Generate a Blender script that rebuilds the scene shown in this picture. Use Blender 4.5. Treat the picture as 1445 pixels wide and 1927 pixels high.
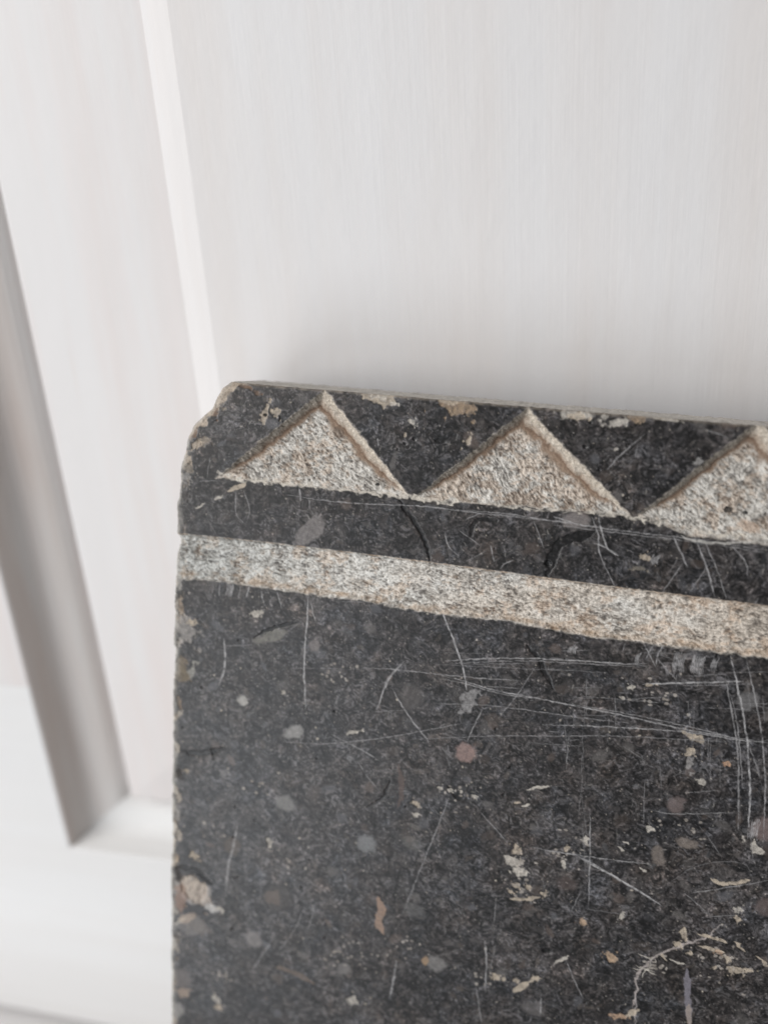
import bpy, math, numpy as np
from mathutils import Matrix, Vector

scene = bpy.context.scene
for o in list(bpy.data.objects): bpy.data.objects.remove(o, do_unlink=True)

# ------------------------------------------------------------------ camera
F, CX, CY = 1447.0, 722.5, 963.5            # focal length and centre, in photo pixels
def nrm(v): v = np.array(v, float); return v/np.linalg.norm(v)
Zc = nrm((-278, 4037, F))                    # world up seen by the camera
Xc = np.array((6000., -101., F)); Xc = nrm(Xc - Zc*np.dot(Xc, Zc))
Yc = np.cross(Zc, Xc)
R = np.array([Xc, Yc, Zc])                   # camera -> world rotation
SX = nrm((7112, -810, F))                    # slab frame in camera space
SD = np.array((-506., -7031., -F)); SD = nrm(SD - SX*np.dot(SD, SX))
SN = np.cross(SD, SX); SN = SN if SN[2] > 0 else -SN
FOCUS = 0.155
P0 = np.array((900-CX, CY-1110, -F))*(FOCUS/F)
def slab_mm(px, py):
    """photo pixel -> millimetres (right, down) on the slab's polished face"""
    px = np.asarray(px, float); py = np.asarray(py, float)
    d = np.stack([px-CX, CY-py, np.full_like(px, -F)], -1)
    k = np.dot(P0, SN)/(d @ SN)
    P = d*k[..., None] - P0
    return (P @ SX)*1000, (P @ SD)*1000
THICK = 19.0
s_r, t_r = slab_mm(2050., 850.); _, t_top = slab_mm(1000., 763.)
S_RIGHT = float(s_r); T_TOP = float(t_top)
def slab_cam(s, t, h):
    s = np.asarray(s, float)[..., None]/1000; t = np.asarray(t, float)[..., None]/1000; h = np.asarray(h, float)[..., None]/1000
    return P0 + s*SX + t*SD + h*SN
def top_t(s):                                # the top edge is not quite square to the band
    return TOPA + TOPB*np.asarray(s)
(sa, ta), (sb, tb) = slab_mm(470., 722.), slab_mm(1445., 803.)
TOPB = float((tb-ta)/(sb-sa)); TOPA = float(ta - TOPB*sa)
back = slab_cam(S_RIGHT, float(top_t(S_RIGHT)), -THICK) @ R.T
CAM = np.array((0, -back[1]-0.0085, 0.30))   # the panel field is the plane Y = 0
def world(P): return P @ R.T + CAM
def door_at(px, py, Y):
    d = R @ np.array((px-CX, CY-py, -F)); k = (Y-CAM[1])/d[1]; P = CAM + d*k
    return P[0], P[2]

cd = bpy.data.cameras.new('camera'); cam = bpy.data.objects.new('camera', cd); scene.collection.objects.link(cam)
m = Matrix.Identity(4)
for i in range(3):
    for j in range(3): m[i][j] = R[i][j]
    m[i][3] = CAM[i]
cam.matrix_world = m
cd.sensor_fit = 'VERTICAL'; cd.sensor_height = 36; cd.lens = 36*F/1927
cd.clip_start = 0.005; cd.clip_end = 50
cd.dof.use_dof = True; cd.dof.focus_distance = FOCUS; cd.dof.aperture_fstop = cd.lens/4.8
scene.camera = cam

# ------------------------------------------------------------------ light
w = bpy.data.worlds.new('World'); scene.world = w; w.use_nodes = True
bg = w.node_tree.nodes['Background']; bg.inputs[0].default_value = (0.97, 0.98, 1.0, 1); bg.inputs[1].default_value = 0.17
def area(name, loc, target, sx, sy, power, col):
    l = bpy.data.lights.new(name, 'AREA'); l.shape = 'RECTANGLE'; l.size = sx; l.size_y = sy; l.energy = power; l.color = col
    o = bpy.data.objects.new(name, l); scene.collection.objects.link(o); o.location = loc
    o.rotation_euler = (Vector(target)-Vector(loc)).to_track_quat('-Z', 'Y').to_euler(); return o
area('window_light', (-0.87, -0.82, 0.80), (0.2, -0.62, 0.50), 1.1, 1.2, 19.9, (1.0, 0.985, 0.965))
area('added_sheen_light', (-0.52, -0.94, -0.18), (-0.05, 0, 0.14), 0.46, 0.60, 3.4, (0.92, 0.96, 1.0))  # unseen low lamp, added to bring a sheen onto the stone's lower left
vs = scene.view_settings; vs.view_transform = 'Standard'; vs.look = 'None'; vs.exposure = 0; vs.gamma = 1

# ------------------------------------------------------------------ helpers
def link(o, parent=None):
    scene.collection.objects.link(o)
    if parent: o.parent = parent
    return o
def empty(name, loc, label, cat):
    o = bpy.data.objects.new(name, None); o.location = loc; o.empty_display_size = 0.02
    o['label'] = label; o['category'] = cat; return link(o)
def mesh_obj(name, verts, faces, mat, parent=None, smooth=False):
    me = bpy.data.meshes.new(name); me.from_pydata([tuple(map(float, v)) for v in verts], [], faces); me.update()
    me.materials.append(mat)
    if smooth: me.polygons.foreach_set('use_smooth', [True]*len(me.polygons))
    o = bpy.data.objects.new(name, me); return link(o, parent)
def bevelled(o, w, seg=3):
    b = o.modifiers.new('bevel', 'BEVEL'); b.width = w; b.segments = seg; b.limit_method = 'ANGLE'; b.angle_limit = math.radians(35)

# ------------------------------------------------------------------ paint materials
def paint(name, along, tint, streak, fac, rough=0.6):
    m = bpy.data.materials.new(name); m.use_nodes = True; nt = m.node_tree; N = nt.nodes; L = nt.links
    b = N['Principled BSDF']; tc = N.new('ShaderNodeTexCoord')
    def noise(scale_across, scale_along, detail, off):
        mp = N.new('ShaderNodeMapping'); sc = [scale_across]*3; sc['XYZ'.index(along)] = scale_along
        mp.inputs['Scale'].default_value = sc; mp.inputs['Location'].default_value = (off, off*1.7, off*.6)
        n = N.new('ShaderNodeTexNoise'); n.inputs['Scale'].default_value = 1; n.inputs['Detail'].default_value = detail
        n.inputs['Roughness'].default_value = .6
        L.new(tc.outputs['Object'], mp.inputs[0]); L.new(mp.outputs[0], n.inputs['Vector']); return n.outputs[0]
    def ramp(src, a, b_, c0, c1):
        r = N.new('ShaderNodeValToRGB'); r.color_ramp.elements[0].position = a; r.color_ramp.elements[1].position = b_
        r.color_ramp.elements[0].color = (*c0, 1); r.color_ramp.elements[1].color = (*c1, 1); L.new(src, r.inputs[0]); return r.outputs[0]
    def mix(f, a, b_, mode='MIX'):
        x = N.new('ShaderNodeMix'); x.data_type = 'RGBA'; x.blend_type = mode
        if isinstance(f, float): x.inputs['Factor'].default_value = f
        else: L.new(f, x.inputs['Factor'])
        for s, v in ((x.inputs['A'], a), (x.inputs['B'], b_)):
            if isinstance(v, tuple): s.default_value = (*v, 1)
            else: L.new(v, s)
        return x.outputs['Result']
    wide = ramp(noise(48, 4.5, 4, 3.1), .44, .70, (0, 0, 0), (fac, fac, fac))
    c = mix(wide, tint, streak)
    mid = ramp(noise(130, 6, 4, 7.7), .40, .75, (1, 1, 1), (.975, .968, .962))
    c = mix(1.0, c, mid, 'MULTIPLY')
    fine = ramp(noise(700, 40, 3, 1.3), .35, .7, (1.001, 1.001, 1.001), (.997, .997, .996))
    c = mix(1.0, c, fine, 'MULTIPLY')
    thin = ramp(noise(240, 14, 3, 12.9), .66, .74, (0, 0, 0), (.16, .16, .16))
    c = mix(thin, c, tuple(np.array(streak)*np.array((.93, .88, .82))))
    L.new(c, b.inputs['Base Color']); b.inputs['Roughness'].default_value = rough
    b.inputs['Specular IOR Level'].default_value = .2
    bp = N.new('ShaderNodeBump'); bp.inputs['Strength'].default_value = .1; bp.inputs['Distance'].default_value = .0003
    L.new(noise(1300, 22, 4, 1.3), bp.inputs['Height'])
    bp2 = N.new('ShaderNodeBump'); bp2.inputs['Strength'].default_value = .25; bp2.inputs['Distance'].default_value = .0006
    L.new(noise(120, 70, 3, 5.3), bp2.inputs['Height']); L.new(bp.outputs[0], bp2.inputs['Normal'])
    L.new(bp2.outputs[0], b.inputs['Normal'])
    return m
WHITE = (.805, .795, .803); WARM = (.79, .748, .728); PINK = (.80, .75, .725)
m_field = paint('whitewashed_field_paint', 'Z', WHITE, WARM, .6)
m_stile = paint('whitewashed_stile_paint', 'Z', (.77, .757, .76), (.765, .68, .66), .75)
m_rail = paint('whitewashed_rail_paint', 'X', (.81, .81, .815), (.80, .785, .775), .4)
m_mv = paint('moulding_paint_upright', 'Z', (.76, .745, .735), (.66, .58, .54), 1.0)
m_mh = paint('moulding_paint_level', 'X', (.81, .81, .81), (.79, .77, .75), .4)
m_ledge = paint('ledge_paint', 'X', (.70, .685, .685), (.66, .63, .61), .6)
m_dark = bpy.data.materials.new('carcass_wood'); m_dark.use_nodes = True
m_dark.node_tree.nodes['Principled BSDF'].inputs['Base Color'].default_value = (.4, .36, .33, 1)

# ------------------------------------------------------------------ cupboard door
YF, YR = -0.0042, 0.0036            # frame face, recess
Xf = door_at(362, 350, 0)[0]        # left edge of the raised field
Xs = door_at(318, 350, .0022)[0]    # foot of its little step
Xm = door_at(126, 945, YR)[0]       # inner edge of the moulding
Xo = door_at(70, 1350, YF)[0]       # outer edge of the moulding
Zo = door_at(140, 1597, YF)[1]; Zm = door_at(246, 1502, YR)[1]
Zb = door_at(90, 1909, YF)[1]; Zj = door_at(20, 1291, YF)[1]
wf, ws, wm = Xf-Xo, Xs-Xo, Xm-Xo
hm = Zm-Zo
DR, DT = Xo+0.42, Zo+0.50           # inner opening of the frame, right and top
door = empty('cabinet_door', (Xo, 0, Zb), 'white washed panelled cabinet door with raised field and mitred moulding, behind the dark stone', 'cabinet door')
O = np.array((Xo, 0, Zb))
def ring(dx, dz, Y):                # a rectangle inset from the frame opening
    return [np.array(p)-O for p in ((Xo+dx, Y, Zo+dz), (DR-dx, Y, Zo+dz), (DR-dx, Y, DT-dz), (Xo+dx, Y, DT-dz))]
# raised panel: field, step, sloping margin
rs = [ring(wm-.001, hm-.001, YR+.0165), ring(wm+.0002, hm+.0002, YR), ring(ws, ws*.86, .0013), ring(ws+(wf-ws)*.5, ws*.86+(wf-ws)*.5, .0006), ring(wf, ws*.86+(wf-ws), 0)]
v = [p for r in rs for p in r]; f = []
for k in range(len(rs)-1):
    for i in range(4):
        j = (i+1) % 4; f.append((k*4+i, k*4+j, k*4+4+j, k*4+4+i))
f.append(tuple(range(len(v)-4, len(v))))
p = mesh_obj('raised_panel', v, f, m_field, door)
p.data.materials.append(m_stile)
for i in range(8): p.data.polygons[i].material_index = 1
bevelled(p, .0008, 3)
# moulding profile: (fraction across, Y)
prof = [(q, YF+.0002+1.2*d) for q, d in ((0, 0), (.02, .0001), (.05, .0016), (.09, .0034), (.14, .0052), (.22, .0066), (.30, .0074), (.40, .0079), (.50, .0082), (.60, .0086), (.68, .0092), (.75, .0102), (.81, .0116), (.87, .0134), (.92, .0149), (.95, .0152), (1.0, .0152))]
def moulding(side):
    v, f = [], []
    for q, Y in prof:
        r = ring(wm*q, hm*q, Y); a, b = {'left': (3, 0), 'bottom': (0, 1), 'right': (1, 2), 'top': (2, 3)}[side]
        v += [r[a], r[b]]
    back = [(x[0], YR+.021, x[2]) for x in (v[-2], v[-1], v[1], v[0])]
    n = len(prof)
    for k in range(n-1): f.append((2*k, 2*k+1, 2*k+3, 2*k+2))
    b0 = len(v); v += [np.array(q) for q in back]
    f += [(b0, b0+1, b0+2, b0+3), (2*n-2, 2*n-1, b0+1, b0), (1, 0, b0+3, b0+2)]
    f.append(tuple(2*k for k in range(n)) + (b0, b0+3)); f.append(tuple(reversed([2*k+1 for k in range(n)])) + (b0+2, b0+1))
    o = mesh_obj('moulding', v, f, m_mv if side in ('left', 'right') else m_mh, door, False)
    bevelled(o, .00025, 2); return o
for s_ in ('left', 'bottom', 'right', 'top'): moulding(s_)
def prism(name, pts, y0, y1, mat, bev=.0005, par=None):
    n = len(pts); v = [np.array((x, y0, z))-O for x, z in pts] + [np.array((x, y1, z))-O for x, z in pts]
    f = [tuple(range(n)), tuple(range(2*n-1, n-1, -1))] + [(i, i+n, (i+1) % n+n, (i+1) % n) for i in range(n)]
    o = mesh_obj(name, v, f, mat, par or door); bevelled(o, bev, 3); return o
L0, R0, T0 = Xo-.200, DR+.200, DT+.06
prism('bottom_rail', [(L0, Zb), (R0, Zb), (R0, Zo), (Xo, Zo), (Xo, Zj), (L0, Zj)], YF, .026, m_rail)
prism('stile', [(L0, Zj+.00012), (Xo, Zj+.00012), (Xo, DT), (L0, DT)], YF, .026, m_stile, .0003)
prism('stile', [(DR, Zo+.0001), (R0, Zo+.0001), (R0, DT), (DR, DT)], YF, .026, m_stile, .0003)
prism('top_rail', [(L0, DT+.0001), (R0, DT+.0001), (R0, T0), (L0, T0)], YF, .026, m_rail, .0003)

# ------------------------------------------------------------------ ledge below the door
Zl = Zb - .0022
def box(name, x0, x1, y0, y1, z0, z1, mat, parent=None, bev=.0006):
    v = [(x, y, z) for x in (x0, x1) for y in (y0, y1) for z in (z0, z1)]
    f = [(0, 1, 3, 2), (4, 6, 7, 5), (0, 4, 5, 1), (2, 3, 7, 6), (0, 2, 6, 4), (1, 5, 7, 3)]
    o = mesh_obj(name, v, f, mat, parent); bevelled(o, bev); return o
led = box('ledge', L0-.15, R0+.15, -.085, .05, Zl-.03, Zl, m_ledge); led['kind'] = 'structure'

# ------------------------------------------------------------------ the stone: maps drawn on its face
rng = np.random.default_rng(11)
RES = 0.1                                     # mm per cell
s_l, _ = slab_mm(300., 1900.); S0 = float(s_l)-2; T0m = T_TOP-12
S_VIS = float(slab_mm(1475., 1950.)[0]); T_VIS = float(slab_mm(700., 1950.)[1])
# the slab stands on the ledge: how far down its face until it meets it
dZ = (R @ SD)[2]
zf = world(slab_cam(20., 0., 0.))[2]
T_BOT = float((zf-Zl)/(-dZ))*1000
S1, T1 = S_RIGHT+1, T_BOT+6
NS, NT = int((S1-S0)/RES), int((T1-T0m)/RES)
gs = S0 + np.arange(NS)*RES; gt = T0m + np.arange(NT)*RES
GS, GT = np.meshgrid(gs.astype(np.float32), gt.astype(np.float32))
_tabs = {}
def vnoise(x, y, seed):
    if seed not in _tabs: _tabs[seed] = np.random.default_rng(seed).random((256, 256)).astype(np.float32)
    T = _tabs[seed]; xi = np.floor(x).astype(np.int32); yi = np.floor(y).astype(np.int32)
    fx = x-xi; fy = y-yi; fx = fx*fx*(3-2*fx); fy = fy*fy*(3-2*fy)
    a, b, c, d = (xi & 255), ((xi+1) & 255), (yi & 255), ((yi+1) & 255)
    return (T[c, a]*(1-fx)+T[c, b]*fx)*(1-fy) + (T[d, a]*(1-fx)+T[d, b]*fx)*fy
def fbm(x, y, seed, octv=4, gain=.55):
    r = 0; a = 1; n = 0
    for k in range(octv):
        r = r + a*vnoise(x*2**k+k*17.3, y*2**k+k*9.1, seed+k); n += a; a *= gain
    return (r/n-.5)*2                          # about -1..1
def sst(a, b, x): t = np.clip((x-a)/(b-a), 0, 1); return t*t*(3-2*t)

H = np.zeros_like(GS); RG = np.full_like(GS, .35); REG = np.zeros(GS.shape, np.int16)
# polished fossil limestone
wx = GS + 1.4*fbm(GS/2.5, GS*0+GT/2.5, 40, 2); wy = GT + 1.4*fbm(GS/2.5+9, GT/2.5, 44, 2)
big = fbm(GS/14, GT/14, 50, 3); mid = fbm(wx/1.9, wy/1.9, 60, 4); fin = fbm(GS/.45, GT/.45, 70, 3, .7)
fl = fbm(wx/.75+5, wy/.62, 74, 3, .65)
val = .034*np.exp(.35*big + .75*mid + 1.15*fin + .9*fl)
warm = np.clip(fbm(wx/5, wy/5, 80, 3)*1.6, -1, 1)
COL = np.stack([val*(1.05+.10*warm), val*(.955-.01*warm), val*(.965-.11*warm)], -1).astype(np.float32)
for sd, sx, sy, lo, hi, g_, al_ in ((510, .55, .38, .16, .36, .120, .55), (520, .95, .70, .20, .40, .085, .5), (530, .50, .62, .18, .36, .016, .7), (540, 1.6, 1.1, .22, .42, .020, .55), (550, 2.6, 2.0, .20, .45, .075, .35)):
    k_ = sst(lo, hi, fbm(wx/sx, wy/sy, sd, 3, .6))*al_*(.35+.65*sst(-.35, .35, fbm(GS/6+sd, GT/6, sd+5, 2)))
    tn = np.array((g_*1.08, g_*.97, g_*.93)) if sd in (520, 550) else np.array((g_*1.03, g_*.98, g_*1.02))
    COL = COL*(1-k_[..., None]) + tn*k_[..., None]
# curved pale hairlines between grains (sections of shells)
rid = 1-np.abs(fbm(wx/1.1+3, wy/1.1, 90, 3))*7
msk = sst(.25, .7, fbm(GS/4, GT/4, 95, 3)+.25)
a = np.clip(rid, 0, 1)**2*msk*.32
COL = COL*(1-a[..., None]) + np.array((.15, .145, .142))*a[..., None]
rid = 1-np.abs(fbm(wx/2.3+31, wy/2.3, 97, 3))*9
a = np.clip(rid, 0, 1)*sst(.1, .6, fbm(GS/5+7, GT/5, 99, 2))*.6
COL *= (1-.6*a)[..., None]

lum = COL.mean(-1, keepdims=True); m0 = float(np.exp(np.log(lum).mean())); print('stone mean', m0, 'logstd', float(np.log(lum).std()))
COL = (COL*np.clip((lum/m0)**.75, .25, 3.2)*(.034/m0)).astype(np.float32)
def win(s0, s1, t0, t1):
    a = max(int((s0-S0)/RES), 0); b = min(int((s1-S0)/RES)+2, NS); c = max(int((t0-T0m)/RES), 0); d = min(int((t1-T0m)/RES)+2, NT)
    return (slice(c, d), slice(a, b)) if a < b and c < d else None
def comp(W, al, col, h=0, rg=None, reg=None):
    al = al.astype(np.float32)
    c = np.array(col, np.float32)
    COL[W] = COL[W]*(1-al[..., None]) + c*al[..., None]
    if h: H[W] += h*al
    if rg is not None: RG[W] = RG[W]*(1-al)+rg*al
    if reg: REG[W][al > .4] = reg
def line_mm(pts, wd, col, a=1, h=0, rg=None, taper=True, brk=.5, jit=.0, soft=.08):
    pts = np.array(pts, float); pad = wd+.4
    W = win(pts[:, 0].min()-pad, pts[:, 0].max()+pad, pts[:, 1].min()-pad, pts[:, 1].max()+pad)
    if W is None: return
    X, Y = GS[W], GT[W]
    if X.size == 0: return
    if jit: X = X + jit*fbm(X/1.0, Y/1.0, 5, 2); Y = Y + jit*fbm(X/1.0+50, Y/1.0, 6, 2)
    seg = np.hypot(*(pts[1:]-pts[:-1]).T); tot = seg.sum()+1e-9; acc = 0
    best = np.full(X.shape, 1e3, np.float32); par = np.zeros_like(best)
    for (x0, y0), (x1, y1), ln in zip(pts[:-1], pts[1:], seg):
        u = np.clip(((X-x0)*(x1-x0)+(Y-y0)*(y1-y0))/(ln*ln+1e-9), 0, 1)
        d = np.hypot(X-x0-u*(x1-x0), Y-y0-u*(y1-y0)); k = d < best
        best = np.where(k, d, best); par = np.where(k, (acc+u*ln)/tot, par); acc += ln
    hw = wd/2*(np.clip(4*np.minimum(par, 1-par)+.25, 0, 1) if taper else 1)
    al = np.clip((hw-best)/soft+.5, 0, 1)*a
    if brk: al = al*np.clip(1-brk*(.5+fbm(X/.6, Y/.6, 8, 2)*1.2), 0, 1)
    comp(W, al, col, h, rg)
def curve(P):
    """px polyline, smoothed, to mm"""
    P = np.array(P, float)
    if len(P) > 2:
        Q = [P[0]]
        e = np.vstack([2*P[0]-P[1], P, 2*P[-1]-P[-2]])
        for i in range(1, len(e)-2):
            for u in (.25, .5, .75, 1):
                a, b, c, d = e[i-1], e[i], e[i+1], e[i+2]
                Q.append(.5*((2*b)+(c-a)*u+(2*a-5*b+4*c-d)*u*u+(3*b-a-3*c+d)*u**3))
        P = np.array(Q)
    s, t = slab_mm(P[:, 0], P[:, 1]); return np.stack([s, t], -1)
PX = 0.11                                     # about mm per photo pixel
def ell(x, y, rx, ry, ang, col, a=1, soft=.35, rough=.25, h=0, rg=None, reg=None, rim=None, mott=.2):
    s, t = map(float, slab_mm(float(x), float(y))); rx *= PX; ry *= PX; r = max(rx, ry)*1.6+.3
    W = win(s-r, s+r, t-r, t+r)
    if W is None: return
    X, Y = GS[W]-s, GT[W]-t; c_, s_ = math.cos(math.radians(ang)), math.sin(math.radians(ang))
    q = np.hypot((X*c_+Y*s_)/rx, (-X*s_+Y*c_)/ry)
    q = q*(1+rough*fbm((X+s)/max(.5, r*.35), (Y+t)/max(.5, r*.35), 21, 3))
    q = q*(1+.22*min(1, .6/r+.3)*fbm((X+s)/.28, (Y+t)/.28, 23, 2))
    al = sst(1+soft/2, 1-soft/2, q)*a
    al = al*(1-mott*(.5+.9*fbm((X+s)/.5, (Y+t)/.5, 27, 3)))
    comp(W, np.clip(al, 0, 1), col, h, rg, reg)
    if rim is not None:
        comp(W, np.exp(-((q-1.02)/.11)**2)*.7*a, rim)
def lin(r, g, b):                              # colour seen -> reflectance
    c = np.array((r, g, b))/255; return np.where(c < .04045, c/12.92, ((c+.055)/1.055)**2.4)

# random grains and fragments in the polished face
def scatter(n, cols, l0, l1, w0, w1, a0, a1, ang=None, rg=None, h=0, brk=.2):
    for _ in range(n):
        s, t = rng.uniform(S0, S_VIS), rng.uniform(T0m, T_VIS); th = rng.uniform(0, math.pi) if ang is None else rng.normal(*ang)
        l = rng.uniform(l0, l1)*.5; cv = rng.normal(0, .25)*l
        c, sn = math.cos(th), math.sin(th); k = cols[rng.integers(len(cols))]
        line_mm([(s-l*c, t-l*sn), (s-cv*sn, t+cv*c), (s+l*c, t+l*sn)], rng.uniform(w0, w1), k, rng.uniform(a0, a1), rg=rg, h=h, brk=brk)
GREY = [lin(120, 118, 118), lin(105, 102, 102), lin(140, 136, 132), lin(98, 90, 86)]
DARK = [lin(34, 32, 33), lin(42, 38, 37)]
scatter(900, [lin(92, 86, 84), lin(100, 92, 86), lin(84, 76, 72), lin(98, 98, 100)], .5, 2.0, .5, 1.1, .15, .5)
scatter(3200, GREY, .2, 1.1, .10, .30, .3, .8)
scatter(1500, DARK, .3, 1.8, .12, .45, .3, .75)
scatter(3000, [lin(165, 160, 155), lin(150, 145, 142), lin(185, 176, 165)], .08, .38, .12, .26, .35, .9)
scatter(130, [lin(200, 190, 176), lin(180, 172, 165)], .15, .6, .25, .5, .5, .95, rg=.7)
for _ in range(330):
    x, y = rng.uniform(330, 1460), rng.uniform(730, 1935)
    ell(x, y, rng.uniform(4, 16), rng.uniform(4, 12), rng.uniform(0, 180), [lin(104, 92, 86), lin(108, 104, 102), lin(88, 78, 72), lin(46, 43, 44), lin(96, 96, 100), lin(50, 46, 46)][rng.integers(6)], rng.uniform(.25, .7), .7, .5)

ell(366, 1690, 50, 46, 20, lin(48, 46, 48), .8, .5, .4)
# named fossils (px x, y, rx, ry, angle, colour)
for _ in range(46):
    y = rng.uniform(880, 1930); ell(np.interp(y, [870, 1000, 1210, 1927], [342, 336, 328, 323])+rng.uniform(0, 12), y, rng.uniform(3, 9), rng.uniform(4, 16), rng.uniform(-20, 20), [lin(190, 180, 168), lin(160, 156, 152), lin(150, 134, 118), lin(60, 56, 54)][rng.integers(4)], .85, .4, .9, h=-.2, rg=.8, mott=.5)
for x, y, a_, b_, c_ in ((428, 728, 22, 9, 0), (410, 750, 12, 18, 1), (398, 772, 12, 12, 2), (376, 794, 16, 9, 0), (362, 812, 9, 12, 2), (384, 830, 14, 8, 1), (372, 838, 10, 6, 0), (350, 862, 9, 14, 0), (352, 880, 14, 10, 1), (450, 722, 30, 5, 2)):
    ell(x, y, a_, b_, rng.uniform(-30, 30), [lin(200, 184, 166), lin(150, 140, 128), lin(128, 104, 86)][c_], .85, .4, .9, h=-.25, rg=.8, mott=.5)
fossils = [(591, 1215, 11, 12, 0, lin(128, 112, 108)), (515, 1197, 31, 12, -24, lin(124, 118, 100)), (553, 1379, 25, 13, -25, lin(152, 146, 140)),
    (537, 1512, 23, 18, 0, lin(126, 121, 115)), (877, 1416, 20, 19, 0, lin(168, 118, 102)), (1405, 1318, 18, 16, 0, lin(112, 108, 108)),
    (1271, 1515, 15, 18, 0, lin(124, 99, 94)), (1291, 1587, 18, 12, 10, lin(138, 118, 102)), (1237, 1610, 11, 20, -15, lin(134, 114, 98)),
    (1440, 1562, 28, 22, 0, lin(132, 102, 96)), (363, 1677, 38, 33, 20, lin(170, 155, 144)), (360, 1742, 30, 26, 0, lin(116, 106, 100)),
    (477, 1766, 19, 18, 0, lin(128, 117, 113)), (818, 1813, 22, 17, 10, lin(128, 122, 118)), (582, 1001, 37, 19, -52, lin(134, 122, 118)),
    (341, 1842, 24, 26, 0, lin(104, 88, 82)), (774, 1586, 20, 16, 0, lin(112, 108, 102)), (778, 1712, 20, 17, 0, lin(108, 105, 104)),
    (647, 1823, 14, 14, 0, lin(112, 104, 100)), (1083, 978, 21, 17, 0, lin(138, 124, 120)), (1002, 1898, 22, 14, 0, lin(122, 112, 110)),
    (774, 1313, 22, 28, 0, lin(104, 92, 88)), (1066, 1663, 18, 14, 0, lin(106, 80, 70)), (1442, 1708, 22, 20, 0, lin(108, 84, 78)),
    (689, 1587, 17, 20, 20, lin(122, 124, 126)), (590, 1493, 12, 22, 10, lin(96, 80, 74)), (457, 1318, 11, 11, 0, lin(176, 168, 156))]
FREG = 20
for i, (x, y, rx, ry, an, c) in enumerate(fossils):
    lowa = (x, y) in ((774, 1313), (774, 1586), (778, 1712), (590, 1493), (1066, 1663), (1002, 1898))
    c = np.array(c)*.45+.55*np.mean(c); big_ = rx > 28
    ell(x, y, rx, ry, an, c*1.12, .5 if lowa else .82, .8 if lowa else (.3 if big_ else .55), .38 if rx < 25 else .45, reg=FREG+i, mott=.5 if big_ else .35)
ell(437, 1592, 20, 22, 0, lin(84, 74, 66), .8, .3, rim=lin(45, 43, 45))
ell(523, 1690, 34, 32, 20, lin(66, 62, 60), .8, .3, rim=lin(38, 36, 38)); ell(515, 1690, 17, 16, 30, lin(104, 92, 84), .7, .5, .5)
ell(818, 1813, 24, 18, 10, lin(128, 122, 118), 0, rim=lin(165, 138, 110))
ell(800, 1808, 7, 10, 10, lin(165, 138, 110), .8)
ell(341, 1842, 24, 26, 0, (0, 0, 0), 0, rim=lin(160, 152, 146))
# long shapes: (pts, width px, colour, alpha, rel. depth mm, roughness)
sc = lambda g: lin(g, g, g+1)
DK = lin(10, 9, 10)
shapes = [([(479, 1202), (505, 1186), (560, 1172)], 5, DK, .85), ([(340, 1412), (379, 1420), (421, 1408)], 8, DK, .7), ([(400, 1410), (405, 1430)], 6, DK, .6),
    ([(333, 1632), (371, 1640), (401, 1667)], 7, DK, .8), ([(749, 938), (760, 955), (785, 991), (802, 1027), (810, 1057)], 5, DK, .85),
    ([(885, 1010), (890, 990), (905, 978), (937, 980)], 6, DK, .7), ([(1030, 1086), (1040, 1050), (1056, 1020), (1100, 1008), (1120, 1000)], 12, DK, .8),
    ([(1183, 1451), (1216, 1479)], 12, DK, .5), ([(990, 1215), (1010, 1235), (1024, 1262), (1042, 1300)], 6, DK, .7), ([(820, 830), (850, 824), (860, 818)], 8, DK, .6),
    ([(527, 790), (533, 786)], 12, DK, .7), ([(845, 1478), (860, 1500), (885, 1512)], 4, DK, .7), ([(690, 1520), (720, 1500), (735, 1470)], 4, DK, .6),
    ([(712, 1690), (719, 1712), (712, 1735), (722, 1757)], 17, lin(152, 128, 112), .8), ([(519, 1819), (555, 1832), (590, 1850)], 12, lin(112, 97, 86), .6),
    ([(1291, 1823), (1293, 1868), (1297, 1930)], 11, lin(128, 124, 132), .8), ([(1294, 1890), (1297, 1930)], 9, lin(165, 152, 142), .6),
    ([(790, 1560), (770, 1550)], 10, lin(105, 100, 96), .5), ([(1015, 1483), (1045, 1488)], 6, DK, .6), ([(750, 1440), (756, 1490), (748, 1520)], 10, lin(92, 76, 70), .6)]
for P, wd, c, a in shapes: line_mm(curve(P), wd*PX*(1.5 if c is DK else 1), c, min(1, a*1.2), brk=.2, jit=.35, soft=.15, h=-.15 if c is DK else 0)
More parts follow.
